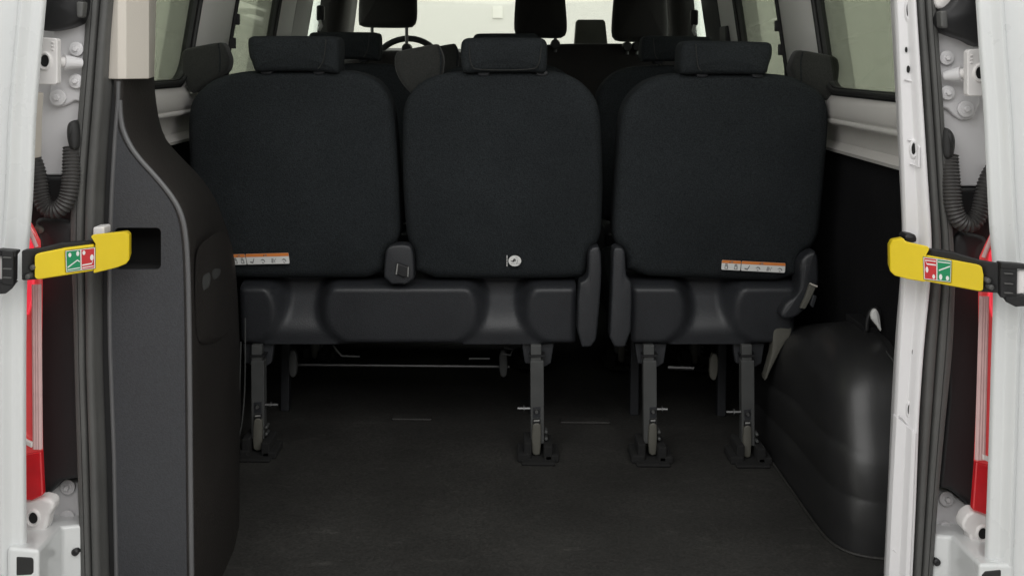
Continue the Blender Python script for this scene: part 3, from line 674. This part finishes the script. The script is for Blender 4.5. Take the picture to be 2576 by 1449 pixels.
# ------------------------------------------------------------------ seats of the rear rows
def DB(py): return 2.50 - .085 * max(-.2, (705 - py) / 520)      # recline of the seat backs
def shell(x0, x1, valleys, parent, base=2.485):
    nx, ny = int((x1 - x0) / 8), 26; rows = []
    def sm(a, b, t): t = max(0, min(1, (t - a) / (b - a))); return t * t * (3 - 2 * t)
    for j in range(ny + 1):
        t = j / ny; y = 714 + 160 * t; row = []
        for i in range(nx + 1):
            x = x0 + (x1 - x0) * i / nx
            m = 1.0
            for cx in valleys:
                hw = 44 + 48 * abs((t - .42) / .5) ** 2.4
                m = min(m, sm(hw - 16, hw + 26, abs(x - cx)))
            pan = .05 * max(0, 1 - t / .11) ** 2 + .020 * t + .02 * max(0, (t - .93) / .07) ** 2
            val = .088 * (1 - sm(-.05, .85, t)) + .008 + .022 * t
            e = min(x - x0, x1 - x); pan += .01 * max(0, 1 - e / 12) ** 2
            X, Y, Z = P(x, y, base); row.append((X, Y + pan * m + val * (1 - m), Z))
        rows.append(row)
    back = [(a[0], 2.70, a[2]) for a in rows[-1]]; top = [(a[0], 2.70, a[2]) for a in rows[0]]
    return MB().add(*loft([top] + rows + [back], False)).build("seat_shell", M['seatplastic'], parent, angle=70)
def headrest(poly, parent, posts, seam):
    h = MB().add(*puff(poly, 2.395, .105, .018, .005, n=84, smooth=1)).build("headrest", M['fabric'], parent)
    for x, y in posts:
        MB().add(*tube([P(x, y - 20, 2.45), P(x, y + 40, 2.46)], .007, 10)).build("headrest_post", M['steel'], h)
        MB().add(*puff([(x - 16, y - 6), (x + 14, y - 8), (x + 18, y + 4), (x + 10, y + 9), (x - 12, y + 9)], 2.415, .06, .005, .002, n=24)).build("post_guide", M['seatplastic'], h)
    pp = chaikin(seam, 2, False)
    MB().add(*tube([P(x, y, 2.393 - .004 * math.sin(math.pi * i / (len(pp) - 1))) for i, (x, y) in enumerate(pp)], .0012, 6)).build("seam", M['fabric2'], h)
    return h
def leg(xl, xr, yt, yb, parent, pin, tag=False, tx=None, brk=None):
    cxm = (xl + xr) / 2; d = 2.495
    l = MB().add(*prism([(xl, yt + 40), (xr, yt + 40), (xr + 1, yb - 30), (xl + 1, yb - 30)], d, .028)).add(*prism([(xl + 1, yt), (xr - 6, yt), (xr - 6, yt + 42), (xl + 1, yt + 42)], d + .006, .022)).build("leg", M['legmetal'], parent, bevel=.002)
    MB().add(*prism([(xl - 2, yt + 26), (xr + 3, yt + 25), (xr + 3, yt + 29), (xl - 2, yt + 30)], d + .001, .03)).build("collar", M['black'], l)
    MB().add(*prism([(xl - 22, yt - 4), (xr + 26, yt - 4), (xr + 18, yt + 46), (xr + 2, yt + 56), (xl - 14, yt + 46)], d + .035, .02)).build("leg_bracket", M['seatplastic'], l, bevel=.003)
    tl_, tr_ = tx
    MB().add(*puff([(tl_, yb - 72), (tl_ + 6, yb - 82), (tr_ - 4, yb - 82), (tr_, yb - 70), (tr_ - 2, yb - 4), (tr_ - 8, yb), (tl_ + 6, yb), (tl_ - 1, yb - 8)], d - .010, .014, .004, .001, n=36, smooth=1)).build("latch_tongue", M['legwarm'], l)
    MB().add(*prism([(tl_ + 3, yb - 90), (tr_ - 3, yb - 92), (tr_ - 3, yb - 78), (tl_ + 3, yb - 76)], d - .008, .010)).build("latch_clip", M['black'], l, bevel=.0015)
    MB().add(*prism([(tl_ + 5, yb - 89), (tr_ - 5, yb - 90), (tr_ - 5, yb - 87), (tl_ + 5, yb - 86)], d - .0095, .003)).build("clip_edge", M['rail'], l)
    cc = P((tl_ + tr_) / 2, yb - 111, d - .0002)
    MB().add(*lathe(cc, [(.0075, -.002), (.0075, .001), (.0055, .0015), (.004, .0004)], 16)).add(*lathe(cc, [(.004, -.001), (.004, .0006)], 12), mi=1).build("latch_hole", [M['black'], M['legmetal']], l)
    MB().add(*prism([(tl_ + 2, yb - 122), (tr_ - 2, yb - 124), (tr_ - 2, yb - 96), (tl_ + 2, yb - 94)], d - .0006, .004)).build("hole_plate", M['seatplastic'], l, bevel=.001)
    pa, pb, py = pin
    MB().add(*tube([P(pa, py, d + .012), P(pb, py, d + .012)], .0042, 8)).add(*tube([P(pa + (pb - pa) * .45, py, d + .012), P(pa + (pb - pa) * .55, py, d + .012)], .008, 10)).build("cross_pin", M['steel'], l)
    # floor latch: dark casting either side and a plate on the floor
    f = MB()
    z0 = FLOOR
    for q0, q1, h in ((cxm - 50, cxm - 16, .020), (cxm - 34, cxm - 14, .046), (cxm + 16, cxm + 38, .040), (cxm + 18, cxm + 54, .018)):
        a = P(q0, yb - 10, d); b = P(q1, yb - 10, d)
        f.add(*box(a[0], b[0], d - .03 + .004 * (h > .04), d + .05, z0, z0 + h))
    a = P(cxm - 40, yb, d); b = P(cxm + 44, yb, d)
    f.add(*box(a[0], b[0], d - .052, d + .07, z0, z0 + .008))
    f.build("floor_latch", M['hole'], l, bevel=.007, seg=3)
    sx = -1 if pb > pa else 1
    for k in range(3):
        c_ = P(xl - 4 if pa < xl else xr + 6, yb - 60 + k * 17, d - .002)
        MB().add(*lathe(c_, [(.004, -.02), (.004, .004), (.002, .006)], 8)).build("latch_rivet", M['legmetal'], l)
    if tag: MB().add(*prism([(661, 1118), (667, 1116), (670, 1136), (664, 1138)], d - .012, .01)).build("red_tab", M['red'], l, bevel=.001, label="small red tab")
    # slimmer front leg further in
    X = P(cxm, yb, d)[0]
    MB().add(*box(X - .012, X + .012, 2.80, 2.825, FLOOR, FLOOR + .27)).build("front_leg", M['seatplastic'], l, bevel=.003)
    return l
def warning_sticker(quad, split, n0, n1, parent):
    (x0, y0), (x1, y1), (x2, y2), (x3, y3) = quad
    T = lambda u, v: ((x0 * (1 - u) + x1 * u) * (1 - v) + (x3 * (1 - u) + x2 * u) * v, (y0 * (1 - u) + y1 * u) * (1 - v) + (y3 * (1 - u) + y2 * u) * v)
    mb = MB()
    def Q(u, v, off):
        x, y = T(u, v); d = DB(y); X, Y, Z = P(x, y, d); return (X, Y - off, Z)
    def patch(poly, off, mi): mb.add([Q(u, v, off) for u, v in poly], [tuple(range(len(poly)))], mi)
    rect = lambda a, b, c_, d_: [(a, b), (c_, b), (c_, d_), (a, d_)]
    B_ = .0115
    for a, b, n in ((0, split - .006, n0), (split + .006, 1, n1)):
        asp = 8.5
        def rr(v0, v1, r, top, bot):
            pts = []
            for (cu, cv, s, e, use) in ((b, v1, 0, 90, bot), (a, v1, 90, 180, bot), (a, v0, 180, 270, top), (b, v0, 270, 360, top)):
                if not use: pts.append((cu, cv)); continue
                su = -1 if cu == b else 1; sv = -1 if cv == v1 else 1
                for k in range(4):
                    t = math.radians(s + (e - s) * k / 3); pts.append((cu + su * r / asp + r / asp * math.cos(t), cv + sv * r + r * math.sin(t)))
            return pts
        outer = rr(0, 1, .12, True, True)
        q = [Q(u, v, B_) for u, v in outer]; q2 = [(x, y + .0012, z) for x, y, z in q]
        mb.add(*loft([q, q2], True, True, True), mi=0)
        patch(rr(.0, .30, .12, True, False), B_ + .0004, 1)
        m_ = a + (b - a) * .42
        patch([(m_ - .008, .25), (m_ + .008, .25), (m_, .07)], B_ + .0007, 2)
        patch(rect(m_ + .016, .10, m_ + .05, .22), B_ + .0006, 4)
        for k in range(n):
            u = a + (b - a) * (k + .5) / n; hw = .026
            if n == n0:
                patch(rect(u - .022, .36, u + .018, .44), B_ + .0007, 2)
                patch(rect(u - hw, .50, u + hw * .9, .62), B_ + .0007, 3); patch(rect(u - hw, .66, u - hw * .6, .86), B_ + .0007, 3); patch(rect(u + hw * .5, .62, u + hw, .88), B_ + .0007, 3); patch(rect(u - hw, .84, u + hw, .90), B_ + .0007, 3)
            elif k == 0:
                patch([(u - hw * 1.4, .70), (u + hw * .8, .76), (u + hw * .6, .90), (u - hw * 1.2, .84)], B_ + .0007, 3); patch([(u + hw * .3, .75), (u + hw * 1.5, .42), (u + hw * 1.9, .44), (u + hw * .9, .80)], B_ + .0007, 3)
            elif k == 2:
                for s in range(3): patch([(u - hw * 1.3 + s * .012, .88), (u - hw * 1.0 + s * .012, .48), (u - hw * .7 + s * .012, .46), (u - hw * .95 + s * .012, .90)], B_ + .0007, 3)
                patch([(u + hw * .8, .55), (u + hw * 1.2, .85), (u + hw * .9, .9), (u + hw * .4, .6)], B_ + .0007, 3); patch(rect(u + hw * 1.6, .48, u + hw * 1.9, .64), B_ + .0007, 3)
            else:
                patch([(u - hw * 1.6, .68), (u - hw * .2, .50), (u + hw * 1.1, .56), (u + hw * 1.6, .72), (u + hw * 1.4, .84), (u + hw * .8, .66), (u - hw * .3, .62)], B_ + .0007, 3)
                patch([(u - hw * .6, .74), (u + hw * .2, .86), (u + hw * .8, .84), (u + hw * .5, .92), (u - hw * .2, .92)], B_ + .0007, 3)
    return mb.build("warning_sticker", [M['print'], M['orange'], M['inkdark'], M['ink'], M['ink']], parent, smooth=False)

dbl = empty("double_seat", (-.18, 2.6, FLOOR), "black double seat nearest the open doors, round white sticker low on its back", "car seat", "rear passenger seats")
backs = {
 'L': [(478, 700), (474, 560), (470, 400), (468, 320), (470, 285), (476, 258), (492, 232), (530, 205), (585, 189), (640, 183), (760, 181), (860, 182), (905, 189), (945, 207), (970, 232), (984, 268), (991, 330), (997, 420), (1002, 520), (1004, 610), (970, 630), (964, 702), (800, 704), (600, 703)],
 'M': [(1043, 703), (1040, 630), (1022, 610), (1014, 520), (1010, 420), (1010, 310), (1014, 264), (1030, 234), (1060, 209), (1110, 191), (1160, 184), (1270, 182), (1380, 183), (1420, 190), (1458, 207), (1490, 234), (1507, 264), (1513, 310), (1518, 420), (1518, 520), (1512, 612), (1482, 632), (1478, 690), (1462, 704), (1250, 706)],
 'R': [(1578, 697), (1574, 632), (1545, 612), (1547, 540), (1554, 430), (1562, 320), (1570, 272), (1590, 239), (1622, 214), (1662, 197), (1710, 190), (1830, 187), (1950, 191), (2000, 199), (2042, 215), (2074, 236), (2086, 262), (2090, 300), (2086, 370), (2076, 500), (2062, 620), (2014, 640), (2008, 712), (1800, 706)]}
backs = {k: [(x, y - 5 if y < 215 else y) for x, y in v] for k, v in backs.items()}
for k in 'LM':
    MB().add(*puff(backs[k], DB, .13, .026, .010, n=130, smooth=1)).build("backrest", M['fabric'], dbl)
headrest([(620, 112), (620, 100), (626, 93), (640, 91), (830, 91), (846, 94), (851, 102), (852, 120), (852, 172), (850, 184), (842, 187), (800, 180), (690, 180), (645, 183), (636, 178), (633, 165), (622, 138)], dbl, [(668, 180), (800, 180)], [(820, 100), (818, 130), (812, 160), (800, 174)])
headrest([(1158, 125), (1160, 106), (1168, 98), (1182, 95), (1356, 95), (1368, 98), (1376, 106), (1378, 125), (1377, 165), (1374, 182), (1366, 187), (1340, 182), (1200, 183), (1172, 187), (1163, 180), (1159, 160)], dbl, [(1215, 184), (1362, 184)], [(1180, 112), (1182, 150), (1188, 170), (1200, 177), (1340, 177), (1356, 165), (1362, 120)])
def belt_tower(poly, d, parent, seam):
    b = MB().add(*puff(poly, d, .055, .012, .003, n=84, smooth=1)).build("belt_tower", M['fabric2'], parent)
    MB().add(*tube([P(x, y, d - .001) for x, y in chaikin(seam, 1, False)], .0016, 6)).build("seam", M['fabric'], b)
belt_tower([(453, 150), (455, 132), (466, 122), (548, 107), (560, 109), (574, 142), (576, 158), (570, 182), (540, 200), (505, 222), (484, 238), (474, 230), (462, 205), (454, 178)], 2.47, dbl, [(549, 110), (554, 140), (552, 182)])
belt_tower([(991, 150), (995, 134), (1006, 128), (1094, 111), (1104, 113), (1118, 150), (1112, 190), (1110, 235), (1045, 245), (1026, 230), (1006, 206), (993, 178)], 2.47, dbl, [(1104, 118), (1110, 145), (1108, 185)])
MB().add(*puff([(968, 640), (974, 622), (994, 616), (1026, 616), (1037, 626), (1041, 660), (1042, 716), (964, 716)], 2.468, .05, .006, .002, n=44, smooth=1)).build("hinge_cover", M['seatplastic'], dbl)
bk = MB().add(*prism([(996, 664), (1001, 662), (1026, 672), (1028, 695), (1014, 698), (998, 690)], 2.458, .02)).build("buckle_slot", M['black'], dbl, bevel=.002)
MB().add(*tube([P(1000, 664, 2.457), P(997, 690, 2.457)], .0016, 6)).build("slot_edge", M['rail'], bk)
MB().add(*tube([P(1027, 672, 2.457), P(1026, 696, 2.457)], .0014, 6)).build("slot_edge", M['rail'], bk)
MB().add(*puff([(1480, 640), (1484, 628), (1494, 621), (1512, 621), (1514, 700), (1506, 800), (1498, 874), (1452, 874), (1454, 712), (1474, 706), (1480, 690)], 2.462, .06, .006, .002, n=70, smooth=1)).build("side_cover", M['seatplastic'], dbl)
shell(600, 1450, (752, 1262), dbl)
a = P(600, 760, 2.55); b = P(1500, 760, 2.55)
MB().add(*box(a[0], b[0], 2.63, 3.06, FLOOR + .26, FLOOR + .42)).build("cushion", M['fabric'], dbl, bevel=.04, seg=4)
leg(631, 664, 868, 1134, dbl, (664, 700, 1018), True, (636, 660))
leg(1334, 1368, 868, 1146, dbl, (1334, 1302, 1027), False, (1338, 1362))
MB().add(*tube([P(735, 917, 2.78), P(1282, 922, 2.78)], .0045, 10)).build("crossbar", M['steel'], dbl)
for x in (736, 1266):
    MB().add(*puff([(x - 11, 880), (x + 10, 880), (x + 11, 940), (x + 2, 952), (x - 10, 944)], 2.70, .02, .004, .001, n=28, smooth=1)).build("bar_bracket", M['legmetal'], dbl)
for pts in ([(838, 868), (850, 885), (860, 895), (905, 897)], [(1180, 902), (1232, 902)], [(1268, 874), (1290, 878), (1284, 893), (1262, 890)]):
    MB().add(*tube([P(x, y, 2.62) for x, y in pts], .0025, 6)).build("release_wire", M['legmetal'], dbl)
warning_sticker([(584, 638), (728, 634), (731, 661), (590, 664)], .245, 2, 4, dbl)
rs = MB()
def RS(u, v, off):   # round sticker, centre (1295,654)
    x, y = 1295 + u, 654 + v; d = DB(y); X, Y, Z = P(x, y, d); return (X, Y - off, Z)
rs.add([RS(16 * math.cos(a), 13.6 * math.sin(a), .0125) for a in [2 * math.pi * k / 32 for k in range(32)]], [tuple(range(32))], 0)
rs.add([RS(u, v, .0128) for u, v in ((-11, -1), (-6, 0), (-2, -6), (1, -4), (-1, 0), (1, 1), (-4, 3), (-8, 2))], [tuple(range(8))], 1)
for poly in ([(-1, -6), (3, -4), (3, 1), (0, 1)], [(-11, 6), (0, 6), (0, 7), (-11, 7)], [(3, 3), (4, 3), (4, 8), (3, 8)], [(6, -3), (7, -3), (7, 5), (6, 5)], [(4, 6), (13, 6), (13, 7), (4, 7)], [(2, -10), (7, -8), (7, -7), (2, -9)]):
    rs.add([RS(u, v, .0128) for u, v in poly], [(0, 1, 2, 3)], 2)
for v0, v1 in ((-14, -6.5), (-5, -1), (0, 2.6), (3.4, 7), (7.6, 13.5)):
    rs.add([RS(u, v, .0125) for u, v in ((-20.5, v0), (-18.6, v0), (-18.6, v1), (-20.5, v1))], [(0, 1, 2, 3)], 0)
rs.build("round_sticker", [M['print'], M['inkdark'], M['ink']], dbl, smooth=False)

sgl = empty("single_seat", (.5, 2.6, FLOOR), "single black seat nearest the open doors beside the right wheel arch", "car seat", "rear passenger seats")
MB().add(*puff(backs['R'], DB, .13, .026, .010, n=130, smooth=1)).build("backrest", M['fabric'], sgl)
headrest([(1713, 135), (1716, 114), (1724, 105), (1740, 102), (1928, 106), (1942, 109), (1947, 118), (1946, 142), (1937, 166), (1934, 184), (1925, 189), (1880, 187), (1770, 187), (1722, 189), (1714, 184), (1712, 165)], sgl, [(1765, 187), (1905, 188)], [(1750, 112), (1752, 140), (1756, 172), (1765, 180)])
belt_tower([(1990, 178), (1992, 162), (2006, 130), (2018, 126), (2098, 141), (2110, 147), (2115, 166), (2113, 196), (2107, 224), (2090, 250), (2076, 255), (2062, 240), (2025, 218), (2000, 206)], 2.47, sgl, [(2020, 131), (2014, 158), (2016, 205)])
MB().add(*puff([(1533, 874), (1537, 780), (1541, 690), (1542, 627), (1552, 622), (1566, 624), (1573, 634), (1575, 694), (1582, 704), (1592, 712), (1586, 874)], 2.462, .06, .006, .002, n=70, smooth=1)).build("side_cover", M['seatplastic'], sgl)
shell(1590, 2004, (1788,), sgl)
a = P(1545, 760, 2.55); b = P(2030, 760, 2.55)
MB().add(*box(a[0], b[0], 2.63, 3.06, FLOOR + .26, FLOOR + .42)).build("cushion", M['fabric'], sgl, bevel=.04, seg=4)
leg(1618, 1652, 868, 1146, sgl, (1652, 1679, 1029), False, (1632, 1654))
leg(1865, 1898, 868, 1152, sgl, (1865, 1827, 1036), False, (1870, 1892))
MB().add(*puff([(1797 - 10, 890), (1808, 890), (1806, 945), (1798, 960), (1784, 950)], 2.66, .02, .004, .001, n=28, smooth=1)).build("bar_bracket", M['legwarm'], sgl)
MB().add(*tube([P(1680, 924, 2.72), P(1745, 926, 2.72)], .006, 8)).build("crossbar", M['steel'], sgl)
MB().add(*puff([(2012, 660), (2030, 638), (2058, 630), (2062, 700), (2058, 730), (2030, 775), (2006, 800), (1978, 806), (1960, 796), (1980, 758), (2008, 744), (2014, 710)], 2.455, .08, .010, .003, n=60, smooth=1)).build("recliner_cover", M['seatplastic'], sgl)
s_ = MB().add(*prism([(2038, 714), (2054, 721), (2040, 752), (2026, 778), (2013, 776), (2026, 748)], 2.440, .012)).build("pull_strap", M['legwarm'], sgl, bevel=.002)
MB().add(*tube([P(2037, 713, 2.438), P(2056, 721, 2.438)], .0022, 6)).build("strap_stitch", M['beige'], s_)
MB().add(*prism([(2046, 742), (2056, 745), (2052, 760), (2046, 776), (2038, 768)], 2.436, .012)).build("pull_tag", M['seatplastic'], sgl, bevel=.002)
MB().add(*puff([(1966, 790), (1974, 790), (1974, 802), (1994, 802), (1992, 843), (1972, 866), (1949, 912), (1926, 958), (1923, 956), (1936, 912), (1944, 880), (1945, 812), (1962, 804)], 2.50, .035, .004, .001, n=60, smooth=1)).build("side_valance", M['legwarm'], sgl, label="grey tapered valance at the outer side")
warning_sticker([(1814, 652), (1973, 660), (1971, 684), (1812, 676)], .305, 2, 4, sgl)

# second row: copies one row further forward
def copy_tree(o, parent=None):
    c = o.copy(); COL.objects.link(c); c.parent = parent
    for ch in list(o.children): copy_tree(ch, c)
    return c
for src, lab in ((dbl, "black double seat of the middle row, half hidden behind the nearest double seat"), (sgl, "single black seat of the middle row, half hidden behind the nearest single seat")):
    n = copy_tree(src); n.location = (src.location.x + .004, src.location.y + .72, src.location.z + .012); n['label'] = lab
    for ch in n.children:
        if ch.name.startswith("headrest"): ch.location.z += .016

# front seats
def tall_headrest(poly, posts, parent, d=4.1):
    h = MB().add(*puff(poly, d, .09, .03, .01, n=60)).build("headrest", M['fabriclit'], parent)
    for x0, y0, y1 in posts:
        MB().add(*tube([P(x0, y0 - 20, d + .045), P(x0, y1 + 20, d + .05)], .0065, 10)).build("headrest_post", M['steel'], h)
        MB().add(*lathe(P(x0, y1, d + .02), [(.018, -.06), (.02, .0), (.016, .01)], 16)).build("post_collar", M['black'], h)
drv = empty("driver_seat", (-.5, 4.1, FLOOR), "black driver's seat with a tall headrest on thin posts, before the steering wheel", "car seat")
tall_headrest([(898, 60), (903, -60), (915, -170), (950, -190), (1000, -190), (1036, -170), (1044, -60), (1048, 40), (1042, 66), (1025, 71), (920, 70), (903, 66)], [(936, 70, 130), (1023, 70, 122)], drv)
MB().add(*puff([(820, 900), (815, 300), (835, 170), (880, 132), (980, 126), (1080, 132), (1125, 170), (1140, 300), (1140, 900)], lambda y: 4.15, .12, .04, .01, n=80)).build("backrest", M['fabriclit'], drv)
a = P(820, 700, 4.25); b = P(1135, 700, 4.25)
MB().add(*box(a[0], b[0], 4.15, 4.6, FLOOR + .2, FLOOR + .45)).build("cushion", M['fabriclit'], drv, bevel=.04, seg=4)
frb = empty("front_bench", (.3, 4.1, FLOOR), "black front passenger bench with two tall headrests against the windscreen", "car seat")
tall_headrest([(1292, 70), (1298, -20), (1310, -150), (1340, -175), (1385, -175), (1412, -150), (1422, -10), (1429, 70), (1424, 92), (1410, 98), (1310, 94), (1297, 88)], [(1325, 94, 116), (1397, 96, 112)], frb)
tall_headrest([(1540, 80), (1548, -20), (1562, -150), (1590, -175), (1640, -175), (1668, -150), (1680, -10), (1685, 80), (1680, 103), (1665, 107), (1560, 106), (1545, 100)], [(1578, 104, 118), (1602, 104, 118)], frb)
MB().add(*puff([(1270, 900), (1268, 300), (1276, 150), (1310, 117), (1420, 110), (1560, 110), (1690, 112), (1735, 140), (1748, 300), (1748, 900)], lambda y: 4.15, .12, .03, .008, n=90)).build("backrest", M['fabriclit'], frb)
a = P(1275, 700, 4.25); b = P(1745, 700, 4.25)
MB().add(*box(a[0], b[0], 4.15, 4.6, FLOOR + .2, FLOOR + .45)).build("cushion", M['fabriclit'], frb, bevel=.04, seg=4)
